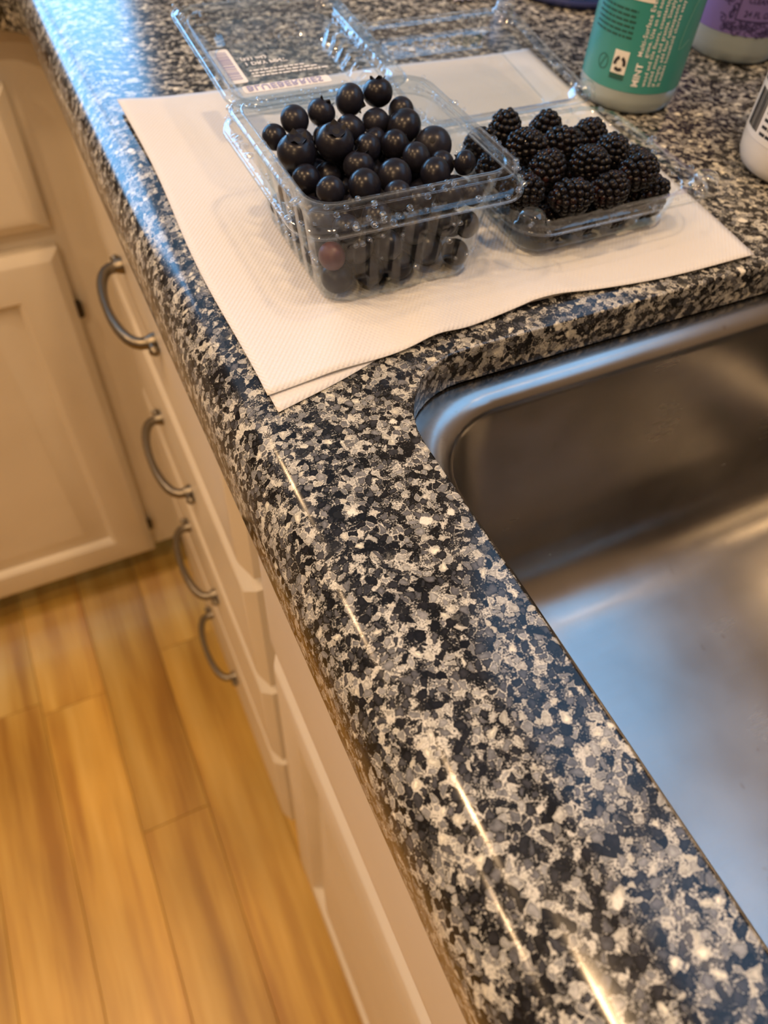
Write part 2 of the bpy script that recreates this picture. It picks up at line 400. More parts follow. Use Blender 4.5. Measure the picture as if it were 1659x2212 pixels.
o = add('bowl', m.mesh('bowl', M['steel'], True, 60)); o.parent = sink; o.matrix_parent_inverse = Matrix.Translation(sink.location).inverted()
m = MB(); m.lathe([(0.0, 0.001), (0.03, 0.001), (0.034, 0.004), (0.043, 0.004), (0.045, 0.0005)], 32); add('drain', m.mesh('drain', M['steel']), sink, (0, 0, 0.0008))

# ---------------------------------------------------------------- cabinets
def front_mesh(w, h, rings, name, mat_):
    """w x h panel lying in XY, centre at origin, +Z outwards, rings = (inset, depth)"""
    m = MB(); R = []
    for ins, d in rings:
        a, b = w / 2 - ins, h / 2 - ins; R.append(m.ring([(-a, -b, d), (a, -b, d), (a, b, d), (-a, b, d)]))
    for a, b in zip(R, R[1:]): m.loft(a, b)
    m.cap(R[-1]); m.cap(R[0], True); return m.mesh(name, mat_, True, 25)
T = 0.020
DRAWER_R = [(0, 0), (0, T - 0.008), (0.003, T - 0.006), (0.010, T - 0.001), (0.013, T), (0.020, T)]
DOOR_R = [(0, 0), (0, T - 0.007), (0.003, T - 0.005), (0.009, T - 0.001), (0.012, T), (0.054, T), (0.058, T - 0.003), (0.062, T - 0.010), (0.066, T - 0.010), (0.092, T - 0.003), (0.098, T - 0.003)]
MX = Matrix(((0, 0, -1, 0), (-1, 0, 0, 0), (0, 1, 0, 0), (0, 0, 0, 1)))      # faces -X: width along -Y, height along Z
MY = Matrix(((1, 0, 0, 0), (0, 0, -1, 0), (0, 1, 0, 0), (0, 0, 0, 1)))       # faces -Y: width along X, height along Z
def put(name, me, parent, M3, loc):
    o = add(name, me, parent); o.matrix_local = Matrix.Translation(Vector(loc) - (parent.matrix_world.translation if parent.type == 'EMPTY' and parent.parent is None else Vector((0, 0, 0)))) @ M3
    return o
def pull_mesh():
    m = MB(); L = 0.052                      # bow pull in local XZ, +Z away from the drawer front
    pts = []; rad = []
    for k in range(17):
        t = k / 16; a = PI * t
        pts.append((-L * math.cos(a), 0.0, 0.006 + 0.019 * math.sin(a) ** 0.75)); rad.append(0.0036 + 0.0012 * abs(math.cos(a)))
    m.tube(pts, rad, 10)
    for s in (-1, 1):
        m.tube([(s * L, 0, 0.0), (s * L, 0, 0.003), (s * L, 0, 0.008)], [0.0068, 0.0066, 0.0046], 12)
        m.tube([(s * (L + 0.002), 0, 0.003), (s * (L + 0.007), 0, 0.0045), (s * (L + 0.011), 0, 0.004), (s * (L + 0.0145), 0, 0.0035)], [0.004, 0.0030, 0.0044, 0.0025], 10)
    return m.mesh('pull', M['pull'])
PULL = pull_mesh()
XF = 0.036; ZB = -0.85                        # face frame plane of the long run; bottom of the fronts
Y0, Y1 = 0.448, 0.912                         # drawer bank
bank = empty('drawer_cabinet', (0.05, (Y0 + Y1) / 2, FLOOR_Z)); tag(bank, 'cream painted base cabinet with four stacked drawers and bow pulls', 'cabinet')
bpy.context.view_layer.update()
def world_part(name, mb, mat_, root, smooth=False):
    o = add(name, mb.mesh(name, mat_, smooth)); o.parent = root; o.matrix_parent_inverse = Matrix.Translation(root.location).inverted(); return o
m = MB(); YC = YL + 0.035                     # corner of the two face frames
m.box(XF, XF + 0.02, Y0 - 0.018, YC + 0.0, ZB - 0.002, -0.062)
world_part('face_frame', m, M['paint'], bank)
m = MB(); m.box(XF + 0.02, 0.62, Y0 - 0.018, Y0 - 0.002, ZB, -0.0615); world_part('side_panel', m, M['paint'], bank)
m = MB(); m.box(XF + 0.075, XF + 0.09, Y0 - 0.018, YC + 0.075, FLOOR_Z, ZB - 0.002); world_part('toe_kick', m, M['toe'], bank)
for z0, z1 in ((-0.245, -0.085), (-0.425, -0.262), (-0.615, -0.442), (ZB, -0.632)):
    d = put('drawer', front_mesh(Y1 - Y0, z1 - z0, DRAWER_R, 'drawer', M['paint']), bank, MX, (XF, (Y0 + Y1) / 2, (z0 + z1) / 2))
    p = add('pull', PULL, d); p.location = (0, 0, T)
# sink base
S0, S1 = -0.42, 0.404
sb = empty('sink_cabinet', (0.05, (S0 + S1) / 2, FLOOR_Z)); tag(sb, 'cream painted sink base cabinet with raised panel doors below the steel sink', 'cabinet')
bpy.context.view_layer.update()
m = MB(); m.box(XF, XF + 0.02, S0 - 0.02, Y0 - 0.0185, ZB - 0.002, -0.062); world_part('face_frame', m, M['paint'], sb)
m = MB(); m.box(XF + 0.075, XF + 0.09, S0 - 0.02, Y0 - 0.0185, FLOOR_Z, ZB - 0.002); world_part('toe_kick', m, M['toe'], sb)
put('false_front', front_mesh(S1 - S0, 0.160, DRAWER_R, 'false_front', M['paint']), sb, MX, (XF, (S0 + S1) / 2, -0.165))
SM = (S0 + S1) / 2
for a, b in ((SM + 0.002, S1), (S0, SM - 0.002)):
    d = put('door', front_mesh(b - a, -0.268 - ZB, DOOR_R, 'door', M['paint']), sb, MX, (XF, (a + b) / 2, (-0.268 + ZB) / 2))
# far leg
lf = empty('corner_cabinet', (-0.4, YC + 0.1, FLOOR_Z)); tag(lf, 'cream painted base cabinet with one drawer over a raised panel door', 'cabinet')
bpy.context.view_layer.update()
m = MB(); m.box(-1.45, XF - 0.0005, YC, YC + 0.02, ZB - 0.002, -0.062); world_part('face_frame', m, M['paint'], lf)
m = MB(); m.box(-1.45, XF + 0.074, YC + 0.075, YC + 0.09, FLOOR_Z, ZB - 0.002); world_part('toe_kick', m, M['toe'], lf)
XD = -0.027; WD = 0.40
for k in range(3):
    xa = XD - WD - k * (WD + 0.03); xb = xa + WD
    put('drawer', front_mesh(WD, 0.142, DRAWER_R, 'drawer', M['paint']), lf, MY, ((xa + xb) / 2, YC, -0.181))
    d = put('door', front_mesh(WD, -0.276 - ZB, DOOR_R, 'door', M['paint']), lf, MY, ((xa + xb) / 2, YC, (-0.276 + ZB) / 2))
    for hz in (-0.36, -0.786):
        m = MB(); m.tube([(0, -0.011, 0), (0, -0.009, 0), (0, 0.009, 0), (0, 0.011, 0)], [0.003, 0.0045, 0.0045, 0.003], 10)
        h = add('hinge', m.mesh('hinge', M['hinge']), d); h.location = (WD / 2 + 0.003, hz - (-0.276 + ZB) / 2, 0.010)

# ---------------------------------------------------------------- paper towel on the worktop
def towel_mesh(name, C, zoff, ext, seed):
    """C = near-left, near-mid, near-right, far-right, far-left corners on the worktop"""
    NL, NM, NR, FR, FL = [Vector(c) for c in C]; NU, NV = 70, 66; r_ = random.Random(seed); m = MB(); rows = []
    ph = [r_.uniform(0, 6.28) for _ in range(6)]
    for j in range(NV + 1):
        v = j / NV; row = []
        for i in range(NU + 1):
            u = i / NU; um = 0.50
            near = NL.lerp(NM, u / um) if u < um else NM.lerp(NR, (u - um) / (1 - um))
            far = FL.lerp(FR, u); p = near.lerp(far, v)
            e = min(u, 1 - u, v, 1 - v)
            p.x += 0.0012 * math.sin(9 * v + ph[0]) * max(0, 1 - u * 6); p.y += 0.0008 * math.sin(13 * u + ph[1]) * max(0, 1 - v * 8)
            z = 0.0006 * (1 + math.sin(11 * u + 5 * v + ph[2])) * (0.6 + 0.4 * math.sin(7 * v + ph[3]))
            z += 0.0016 * math.exp(-((u - 0.545) / 0.06) ** 2 - (v / 0.06) ** 2) * ext        # lifted wrinkle at the near edge
            z += 0.0030 * math.exp(-((u - 0.30 - 0.35 * v) / 0.045) ** 2) * max(0, 1 - v * 2.6) * ext
            z += 0.0024 * math.exp(-((u - 0.12 - 0.5 * v) / 0.05) ** 2) * max(0, 1 - abs(v - 0.12) * 5) * ext
            z += 0.0020 * math.exp(-(u / 0.055) ** 2 - ((1 - v) / 0.20) ** 2) * ext            # curled far-left corner
            row.append(len(m.v)); m.v.append((p.x, p.y, zoff + z))
        rows.append(row)
    for a, b in zip(rows, rows[1:]): m.loft(a, b, closed=False)
    me = m.mesh(name, M['towel'], True, 180)
    if me.polygons[0].normal.z < 0: me.flip_normals()
    return me
TW = [(0.0225, 0.3690, 0), (0.1560, 0.3815, 0), (0.2835, 0.3735, 0), (0.3105, 0.6310, 0), (0.0280, 0.6350, 0)]
tow = add('paper_towel', towel_mesh('paper_towel', TW, 0.0016, 1.0, 4)); tag(tow, 'white embossed paper towel spread under both berry boxes', 'paper towel')
tow.modifiers.new('thickness', 'SOLIDIFY').thickness = 0.0004
TU = [(0.0245, 0.3600, 0), (0.1100, 0.3860, 0), (0.2600, 0.3830, 0), (0.3050, 0.6260, 0), (0.0340, 0.6280, 0)]
o = add('lower_ply', towel_mesh('lower_ply', TU, 0.0005, 0.0, 9), tow); o['label'] = 'torn lower sheet showing at the near left corner'
o.modifiers.new('thickness', 'SOLIDIFY').thickness = 0.0003

# ---------------------------------------------------------------- clamshell boxes
def solid(o, t=0.0004):
    md = o.modifiers.new('sheet_thickness', 'SOLIDIFY'); md.thickness = t; md.offset = 0; return o
def rib(side, t, n, duty=0.55):
    if t is None or abs(t) > 0.93: return 0.0
    ph = (t * 0.5 + 0.5) * n; f = abs((ph % 1.0) - 0.5) * 2          # 1 between ribs, 0 at the rib centre
    return max(0.0, min(1.0, (duty - f) / 0.10 + 0.5))
def tray(name, levels, nrib, NS=81, vents=None, mat_='clear', capped=True):
    """levels: (z, half x, half y, corner radius, rib depth)"""
    m = MB(); R = []; base = None
    for z, hx, hy, r, amp in levels:
        c = rrect(hx, hy, r, NS, 8); base = c
        R.append(m.ring([(p[0] - p[2] * amp * rib(p[4], p[5], nrib), p[1] - p[3] * amp * rib(p[4], p[5], nrib), z) for p in c]))
    for k, (a, b) in enumerate(zip(R, R[1:])):
        sk = None
        if vents and k in vents: sk = lambda i: base[i][5] is not None and rib(base[i][4], base[i][5], nrib, 0.50) > 0.95
        m.loft(a, b, sk)
    if capped: m.cap(R[0], True)
    return m.mesh(name, M[mat_], True, 28)
def droplets(name, pts, parent):
    m = MB()
    for x, y, z, r in pts: m.sphere((x, y, z), r, 8, 6, (1, 1, 0.75))
    o = add(name, m.mesh(name, M['water']), parent); o['kind'] = 'stuff'; return o
def ring_drops(levels, n, seed, rr=(0.0006, 0.0014)):
    r_ = random.Random(seed); out = []
    for _ in range(n):
        z, hx, hy, cr, _a = levels[r_.randrange(len(levels))]; c = rrect(hx + 0.0004, hy + 0.0004, cr, 20, 6); p = c[r_.randrange(len(c))]
        out.append((p[0], p[1], z + r_.uniform(-0.001, 0.001), r_.uniform(*rr)))
    return out
ZT = 0.0030                                   # resting height on the towel
# --- blueberry box
BX, BY = 0.1037, 0.4512
blue = empty('blueberry_box', (BX, BY, ZT)); tag(blue, 'open clear ribbed plastic box full of blueberries', 'plastic box')
LV = [(0.0, 0.0335, 0.0375, 0.010, 0.0), (0.0012, 0.0360, 0.0400, 0.011, 0.0), (0.0035, 0.0372, 0.0412, 0.012, 0.0004), (0.0050, 0.0376, 0.0415, 0.012, 0.0012),
      (0.0115, 0.0386, 0.0420, 0.012, 0.0016), (0.0130, 0.0389, 0.0422, 0.012, 0.0030), (0.022, 0.0402, 0.0431, 0.0125, 0.0030), (0.032, 0.0417, 0.0440, 0.013, 0.0030), (0.0385, 0.0427, 0.0446, 0.013, 0.0024), (0.0405, 0.0430, 0.0448, 0.0135, 0.0003),
      (0.0425, 0.0436, 0.0452, 0.013, 0.0), (0.0500, 0.0447, 0.0458, 0.012, 0.0), (0.0518, 0.0450, 0.0461, 0.0115, 0.0), (0.0525, 0.0456, 0.0466, 0.0115, 0.0), (0.0523, 0.0490, 0.0494, 0.0125, 0.0), (0.0512, 0.0498, 0.0501, 0.013, 0.0), (0.0472, 0.0503, 0.0506, 0.0135, 0.0),
      (0.0457, 0.0510, 0.0513, 0.014, 0.0), (0.0452, 0.0522, 0.0524, 0.0145, 0.0), (0.0444, 0.0530, 0.0532, 0.015, 0.0), (0.0420, 0.0532, 0.0534, 0.015, 0.0)]
o = solid(add('tray', tray('tray', LV, 5, vents=(3,)), blue))
droplets('water_droplets', ring_drops([LV[i] for i in (5, 6, 7, 8, 9, 10, 11, 12, 14, 15, 16, 17, 18, 19)], 230, 5, (0.0007, 0.0018)), o)
# beads along the rim
def loop_bead(hx, hy, r, z, rad, name, parent):
    c = rrect(hx, hy, r, 14, 8); m = MB(); n = 8; R = []
    for p in c: R.append(m.ring([(p[0] + p[2] * rad * math.cos(2 * PI * k / n), p[1] + p[3] * rad * math.cos(2 * PI * k / n), z + rad * math.sin(2 * PI * k / n)) for k in range(n)]))
    for i in range(len(R)): m.loft(R[i], R[(i + 1) % len(R)])
    return add(name, m.mesh(name, M['clear_rim']), parent)
loop_bead(0.0453, 0.0464, 0.0115, 0.0523, 0.0006, 'rim', blue)
loop_bead(0.0532, 0.0534, 0.015, 0.0420, 0.0006, 'lip', blue)
loop_bead(0.0500, 0.0503, 0.013, 0.0513, 0.0005, 'outer_rim', blue)
# lid, hinged on the far side and folded open
LL = 0.0535; lidy = 0.0534 + 0.002 + LL; ZL = 0.0478; LX = 0.0028
def lid_mesh(name, hx, hy, depth, louver):
    m = MB(); R = []; LVL = [(0.0, hx, hy, 0.012), (0.0012, hx - 0.0012, hy - 0.0012, 0.012), (0.0006, hx - 0.005, hy - 0.005, 0.012), (-0.0008, hx - 0.0062, hy - 0.0062, 0.012), (-0.0055, hx - 0.0075, hy - 0.0075, 0.012), (-0.0062, hx - 0.0115, hy - 0.0115, 0.012),
         (-depth + 0.001, hx - 0.0155, hy - 0.0160, 0.012), (-depth, hx - 0.0170, hy - 0.0175, 0.012), (-depth - 0.0002, hx - 0.0185, hy - 0.019, 0.012)]
    for k, (z, a, b, r) in enumerate(LVL):
        c = rrect(a, b, r, 61, 7)
        am = 0.0022 if (louver and k in (5, 6)) else 0.0
        R.append(m.ring([(p[0] - (p[2] * am * rib(0, p[5], 6, 0.5) if p[4] == 0 else 0), p[1], z) for p in c]))
    for a, b in zip(R, R[1:]): m.loft(a, b)
    m.cap(R[-1]); return m.mesh(name, M['clear_rim'], True, 50)
lid = solid(add('lid', lid_mesh('lid', 0.0470, LL, 0.0140, True), blue, (LX, lidy, ZL))); lid.rotation_euler = (math.radians(4.0), 0, 0)
droplets('water_droplets', [(rnd.uniform(-0.044, 0.044), rnd.choice((-1, 1)) * rnd.uniform(0.050, 0.056), 0.0014, rnd.uniform(0.0008, 0.0016)) for _ in range(26)] + [(rnd.choice((-1, 1)) * rnd.uniform(0.041, 0.046), rnd.uniform(-0.052, 0.052), 0.0014, rnd.uniform(0.0008, 0.0016)) for _ in range(22)], lid)
loop_bead(0.0470, LL, 0.012, 0.0004, 0.0006, 'lid_rim', lid); loop_bead(0.0470 - 0.0062, LL - 0.0062, 0.012, -0.0004, 0.0005, 'lid_step', lid); loop_bead(0.0470 - 0.0165, LL - 0.0170, 0.012, -0.0136, 0.0005, 'panel_edge', lid)
m = MB()
for k in range(12):
    xk = -0.036 + 0.072 * k / 11
    m.box(xk - 0.0026, xk + 0.0026, 0.0525, 0.0575, 0.0438, 0.0442)
o = add('hinge', m.mesh('hinge', M['clear'], False), blue)

# print on the lid -----------------------------------------------------------------
def text_mesh(body, size, mat_, fn, align='LEFT', name='print', bold=0.0, spacing=1.0):
    cu = bpy.data.curves.new('txt', 'FONT'); cu.body = body; cu.size = size; cu.align_x = align; cu.offset = bold; cu.space_character = spacing; cu.resolution_u = 2
    ob = bpy.data.objects.new('txt', cu); COL.objects.link(ob); dg = bpy.context.evaluated_depsgraph_get()
    me = bpy.data.meshes.new_from_object(ob.evaluated_get(dg), depsgraph=dg); bpy.data.objects.remove(ob); bpy.data.curves.remove(cu)
    for v in me.vertices: v.co = fn(v.co.x, v.co.y)
    me.materials.clear(); me.materials.append(mat_); me.name = name; return me
INKW = flat('white_print', (0.80, 0.80, 0.80), 0.6); INKV = flat('lavender_print', (0.33, 0.33, 0.52), 0.6); INKK = flat('dark_print', (0.02, 0.02, 0.022), 0.6)
LP = -0.0140 + 0.0003
def onlid(x0, y0):
    x0 -= 0.0062; y0 -= 0.0225
    return lambda a, b: Vector((x0 + a - BX - LX, y0 - b - BY - lidy, LP + 0.0003))
def lidbox(x0, x1, y0, y1, name, mat_, zo=0.0):
    x0 -= 0.0062; x1 -= 0.0062; y0 -= 0.0225; y1 -= 0.0225
    c = rrect((x1 - x0) / 2, (y1 - y0) / 2, 0.0015, 3, 4, (x0 + x1) / 2 - BX - LX, (y0 + y1) / 2 - BY - lidy); m = MB()
    a = m.ring([(p[0], p[1], LP - 0.0002 + zo) for p in c]); b = m.ring([(p[0], p[1], LP + zo) for p in c]); m.loft(a, b); m.cap(b); m.cap(a, True)
    return add(name, m.mesh(name, mat_, False), lid)
st = lidbox(0.0800, 0.0905, 0.5795, 0.6160, 'barcode_sticker', INKW)
m = MB(); yy = 0.5605
while yy < 0.5895:
    h = rnd.choice((0.0006, 0.0010, 0.0016)); m.box(0.0758 - BX - LX, 0.0824 - BX - LX, yy - BY - lidy, yy + h - BY - lidy, LP + 0.00005, LP + 0.00015); yy += h + rnd.choice((0.0007, 0.0011))
add('bars', m.mesh('bars', INKV, False), st)
bar = lidbox(0.0850, 0.1330, 0.5690, 0.5760, 'name_strip', INKW)
add('lettering', text_mesh('BLUEBERRIES', 0.0070, INKV, onlid(0.0868, 0.5750), bold=0.00012, spacing=1.05), bar)
for txt, sz, x0, y0 in (('(551 mL)', 0.0040, 0.0935, 0.6035), ('1 DRY PINT', 0.0046, 0.0940, 0.5985)):
    add('lettering', text_mesh(txt, sz, INKW, onlid(x0, y0), bold=0.00010), lid)
m = MB()                                       # three lines of print too fine to read
for r0, L in ((0.5670, 0.030), (0.5640, 0.036), (0.5610, 0.040)):
    xx = 0.0883
    while xx < 0.0883 + L:
        w = rnd.uniform(0.0010, 0.0040); m.box(xx - BX - LX, xx + w - BX - LX, r0 - BY - lidy, r0 + 0.0011 - BY - lidy, LP + 0.0001, LP + 0.0002); xx += w + 0.0007
add('small_print', m.mesh('small_print', INKW, False), lid)

# --- blueberries
def berry_me():
    m = MB(); NU, NV = 26, 18; R = []
    for k in range(1, NV):
        a = PI * k / NV; z = -math.cos(a); rr_ = math.sin(a)
        if z > 0.9: z = 0.9 - (z - 0.9) * 1.1                    # dimple under the crown
        R.append(m.ring([(rr_ * math.cos(2 * PI * i / NU), rr_ * math.sin(2 * PI * i / NU), z * 0.90) for i in range(NU)]))
    for a, b in zip(R, R[1:]): m.loft(a, b)
    m.cap(R[0], True); m.cap(R[-1]); return m.mesh('blueberry', M['berry'], True, 80)
def calyx_me():
    m = MB(); N = 20; R = []
    for ro, zo in ((0.22, 0.74), (0.32, 0.78), (0.40, 0.90), (0.47, 0.99)):
        pts = []
        for i in range(N):
            a = 2 * PI * i / N; w = 0.5 + 0.5 * math.cos(5 * a); k = (ro - 0.2) / 0.2
            pts.append(((ro + 0.05 * w * k) * math.cos(a), (ro + 0.05 * w * k) * math.sin(a), zo - 0.20 * (1 - w) * k))
        R.append(m.ring(pts))
    for a, b in zip(R, R[1:]): m.loft(a, b)
    m.cap(R[0]); return m.mesh('calyx', M['calyx'], True, 80)
BME, CME = berry_me(), calyx_me()
m = MB(); m.sphere((0, 0, -0.895), 0.15, 14, 8, (1, 1, 0.16)); SME = m.mesh('stem_scar', M['calyx'])
BME2 = BME.copy(); BME2.materials[0] = M['red_berry']
BB=[(0.0718,0.4850,0.0405,0.0058),(0.0828,0.4876,0.0454,0.0066),(0.0810,0.4759,0.0401,0.0065),(0.0960,0.4877,0.0467,0.0066),(0.1100,0.4876,0.0504,0.0071),(0.1242,0.4876,0.0518,0.0071),(0.1335,0.4807,0.0452,0.0062),(0.1059,0.4771,0.0422,0.0070),(0.0932,0.4774,0.0399,0.0060),(0.1192,0.4784,0.0432,0.0065),(0.0741,0.4629,0.0434,0.0087),(0.0908,0.4599,0.0467,0.0085),(0.1055,0.4571,0.0429,0.0064),(0.1140,0.4676,0.0403,0.0057),(0.1286,0.4673,0.0445,0.0081),(0.1372,0.4538,0.0407,0.0084),(0.1187,0.4564,0.0426,0.0067),(0.1232,0.4438,0.0423,0.0066),(0.0729,0.4486,0.0391,0.0063),(0.0965,0.4466,0.0415,0.0070),(0.1075,0.4334,0.0416,0.0074),(0.1260,0.4307,0.0409,0.0069),(0.1346,0.4400,0.0394,0.0058),(0.1407,0.4313,0.0430,0.0053),(0.0764,0.4304,0.0424,0.0061),(0.0912,0.4288,0.0426,0.0072),(0.1028,0.4206,0.0407,0.0061),(0.1252,0.4152,0.0390,0.0057),(0.1359,0.4147,0.0380,0.0051),(0.0735,0.4606,0.0079,0.0061),(0.0731,0.4752,0.0297,0.0067),(0.1214,0.4705,0.0118,0.0075),(0.1050,0.4561,0.0183,0.0074),(0.0713,0.4689,0.0191,0.0058),(0.0991,0.4285,0.0309,0.0070),(0.1012,0.4487,0.0292,0.0064),(0.0711,0.4165,0.0217,0.0060),(0.1274,0.4518,0.0303,0.0061),(0.0727,0.4501,0.0189,0.0072),(0.0871,0.4741,0.0263,0.0075),(0.1005,0.4402,0.0186,0.0067),(0.0977,0.4170,0.0205,0.0065),(0.1077,0.4453,0.0085,0.0067),(0.1161,0.4277,0.0312,0.0073),(0.1324,0.4703,0.0214,0.0071),(0.0918,0.4398,0.0277,0.0059),(0.1141,0.4402,0.0185,0.0062),(0.1105,0.4805,0.0119,0.0074),(0.0915,0.4410,0.0085,0.0067),(0.0708,0.4399,0.0285,0.0070),(0.1349,0.4473,0.0204,0.0072),(0.0918,0.4507,0.0198,0.0069),(0.0900,0.4187,0.0090,0.0071),(0.1334,0.4637,0.0086,0.0068),(0.1017,0.4857,0.0207,0.0062),(0.0971,0.4524,0.0079,0.0061),(0.1223,0.4644,0.0305,0.0076),(0.0732,0.4849,0.0076,0.0058),(0.1278,0.4861,0.0346,0.0070),(0.0868,0.4719,0.0102,0.0074),(0.0736,0.4729,0.0080,0.0062),(0.1151,0.4763,0.0317,0.0059),(0.1351,0.4274,0.0174,0.0065),(0.0837,0.4515,0.0082,0.0064),(0.1136,0.4316,0.0084,0.0066),(0.0824,0.4317,0.0273,0.0066),(0.1168,0.4566,0.0093,0.0075),(0.1215,0.4305,0.0186,0.0060),(0.0822,0.4613,0.0194,0.0075),(0.1372,0.4590,0.0256,0.0059),(0.1175,0.4186,0.0138,0.0075),(0.1139,0.4477,0.0342,0.0064),(0.1252,0.4391,0.0277,0.0071),(0.0972,0.4643,0.0076,0.0058),(0.1097,0.4166,0.0262,0.0066),(0.1241,0.4170,0.0265,0.0070),(0.0708,0.4603,0.0284,0.0069),(0.1330,0.4381,0.0091,0.0073),(0.0949,0.4633,0.0235,0.0061),(0.1006,0.4315,0.0083,0.0065),(0.0702,0.4265,0.0317,0.0069),(0.1090,0.4869,0.0304,0.0059),(0.1336,0.4182,0.0083,0.0065),(0.0825,0.4410,0.0178,0.0062),(0.1078,0.4381,0.0289,0.0062),(0.1040,0.4186,0.0088,0.0070),(0.1036,0.4768,0.0285,0.0059),(0.0892,0.4855,0.0190,0.0062),(0.0776,0.4157,0.0334,0.0063),(0.1203,0.4425,0.0081,0.0063),(0.1112,0.4686,0.0220,0.0071),(0.0992,0.4735,0.0169,0.0069),(0.1349,0.4845,0.0214,0.0074),(0.0839,0.4187,0.0217,0.0071),(0.1269,0.4581,0.0189,0.0063),(0.0780,0.4799,0.0176,0.0064),(0.1366,0.4163,0.0228,0.0060),(0.1087,0.4676,0.0080,0.0062),(0.1076,0.4283,0.0200,0.0069),(0.1373,0.4758,0.0335,0.0071),(0.1230,0.4844,0.0081,0.0063),(0.1295,0.4512,0.0082,0.0064),(0.0744,0.4188,0.0091,0.0072),(0.0913,0.4168,0.0342,0.0075),(0.0821,0.4483,0.0278,0.0060),(0.0849,0.4848,0.0077,0.0059),(0.0824,0.4307,0.0090,0.0072),(0.1336,0.4771,0.0094,0.0067),(0.0738,0.4413,0.0084,0.0066),(0.0925,0.4293,0.0188,0.0069),(0.0992,0.4667,0.0355,0.0072),(0.1254,0.4275,0.0077,0.0059),(0.1364,0.4299,0.0310,0.0075),(0.1201,0.4845,0.0225,0.0075),(0.0869,0.4589,0.0323,0.0065),(0.0940,0.4862,0.0309,0.0066),(0.1092,0.4590,0.0309,0.0063),(0.0724,0.4300,0.0187,0.0069),(0.1169,0.4515,0.0226,0.0062),(0.0974,0.4840,0.0086,0.0068)]
SPEC = {1: 'blueberry at the left end of the back row, behind the small dark one', 2: 'dark blueberry right behind the large open crowned one', 7: 'dusty blueberry below the oval back row one', 8: 'small blueberry between the ragged crowned one and the deep crowned one',
        9: 'dull blueberry directly below the topmost one', 13: 'small shadowed blueberry in the middle, half hidden behind its neighbours', 16: 'blueberry half hidden left of the glossy one in the right centre', 17: 'glossy blueberry left of and below the dimpled one',
        19: 'blueberry with a side crown in front of the deep crowned one', 22: 'small blueberry just below the dimpled one by the right wall', 23: 'small blueberry by the right wall behind the corner one', 26: 'blueberry under the middle of the near rim', 27: 'blueberry under the right half of the near rim', 0: 'small dark blueberry wedged against the far end of the left wall', 3: 'blueberry with a ragged crown on its right side, in the back row',
        4: 'oval blueberry in the back row between the ragged crowned one and the topmost one', 5: 'topmost blueberry at the back, touching the far wall of the box', 6: 'blueberry at the right end of the back row',
        10: 'large blueberry with an open crown beside the left wall', 11: 'large blueberry with a deep round crown in the middle of the pile', 14: 'large dusty blueberry behind the one with a dimple', 15: 'large blueberry with a small dimple near the right wall',
        18: 'brown tinted blueberry in front of the large crowned one by the left wall', 24: 'frontmost left blueberry, rising behind the near rim', 25: 'large blueberry behind the middle of the near rim', 20: 'wide dusty blueberry just behind the near rim',
        12: 'upright blueberry with a side crown right of the deep crowned one', 21: 'blueberry near the right end of the near rim', 28: 'small blueberry in the near right corner of the box'}
CAM = Vector((-0.03725, 0.15915, 0.20785))
DIRS = {3: (0.5, 0.1, 0.8), 10: (0.0, -0.15, 1.0), 11: (-0.05, -0.35, 1.0), 12: (-0.9, 0.1, 0.15), 15: (-0.45, -0.6, 0.65), 5: (0.1, 0.4, 1.0), 19: (0.3, 0.4, 0.8)}
for i, (x, y, z, r) in enumerate(BB):
    d = Vector(DIRS[i]) if i in DIRS else Vector((rnd.uniform(-1, 1), rnd.uniform(-0.3, 1), rnd.uniform(-1, 0.2)))
    e = (-d if i == 15 else d).normalized().to_track_quat('Z', 'X').to_euler()
    o = add('blueberry', BME, None, (x, y, z + ZT), e); o.scale = (r, r, r)
    low = i >= 29
    if low and z < 0.03 and abs(y - 0.418) < 0.012 and abs(x - 0.082) < 0.012 and 'redone' not in globals():
        o.data = BME2; redone = True; tag(o, 'reddish blueberry showing through the near wall by its left corner', 'blueberry', 'blueberries in the clear box'); continue
    lab = SPEC.get(i) or (('dark blueberry pressed against the inside of the ribbed near wall, below the rim' if y < 0.428 else 'dark blueberry pressed against the inside of the ribbed left wall' if x < 0.078 else 'dark blueberry buried under the top layer of the clear box') if low else 'dark blueberry without a visible crown in the top layer of the box')
    tag(o, lab, 'blueberry', 'blueberries in the clear box')
    if i in DIRS or not low:
        if i == 15: add('stem_scar', SME, o)
        else: add('calyx', CME, o)

# --- blackberry box
KX, KY = 0.2143, 0.4490
kb = empty('blackberry_box', (KX, KY, ZT)); tag(kb, 'low open clear plastic box full of blackberries', 'plastic box')
LK = [(0.0, 0.0400, 0.0335, 0.010, 0.0), (0.0012, 0.0425, 0.0360, 0.011, 0.0), (0.0030, 0.0438, 0.0374, 0.012, 0.0006), (0.0048, 0.0443, 0.0379, 0.012, 0.0015), (0.0090, 0.0452, 0.0388, 0.012, 0.0015), (0.0102, 0.0455, 0.0391, 0.012, 0.0002),
      (0.0180, 0.0465, 0.0400, 0.012, 0.0), (0.0200, 0.0470, 0.0405, 0.0125, 0.0), (0.0210, 0.0478, 0.0413, 0.013, 0.0), (0.0215, 0.0508, 0.0440, 0.0145, 0.0), (0.0227, 0.0520, 0.0452, 0.015, 0.0), (0.0230, 0.0552, 0.0482, 0.017, 0.0), (0.0223, 0.0576, 0.0505, 0.018, 0.0), (0.0203, 0.0579, 0.0508, 0.018, 0.0)]
o = solid(add('tray', tray('tray', LK, 4, vents=(3,)), kb))
droplets('water_droplets', ring_drops([LK[i] for i in (7, 9, 10, 11, 12)], 70, 8, (0.0007, 0.0017)), o)
loop_bead(0.0579, 0.0508, 0.018, 0.0203, 0.0006, 'lip', kb)
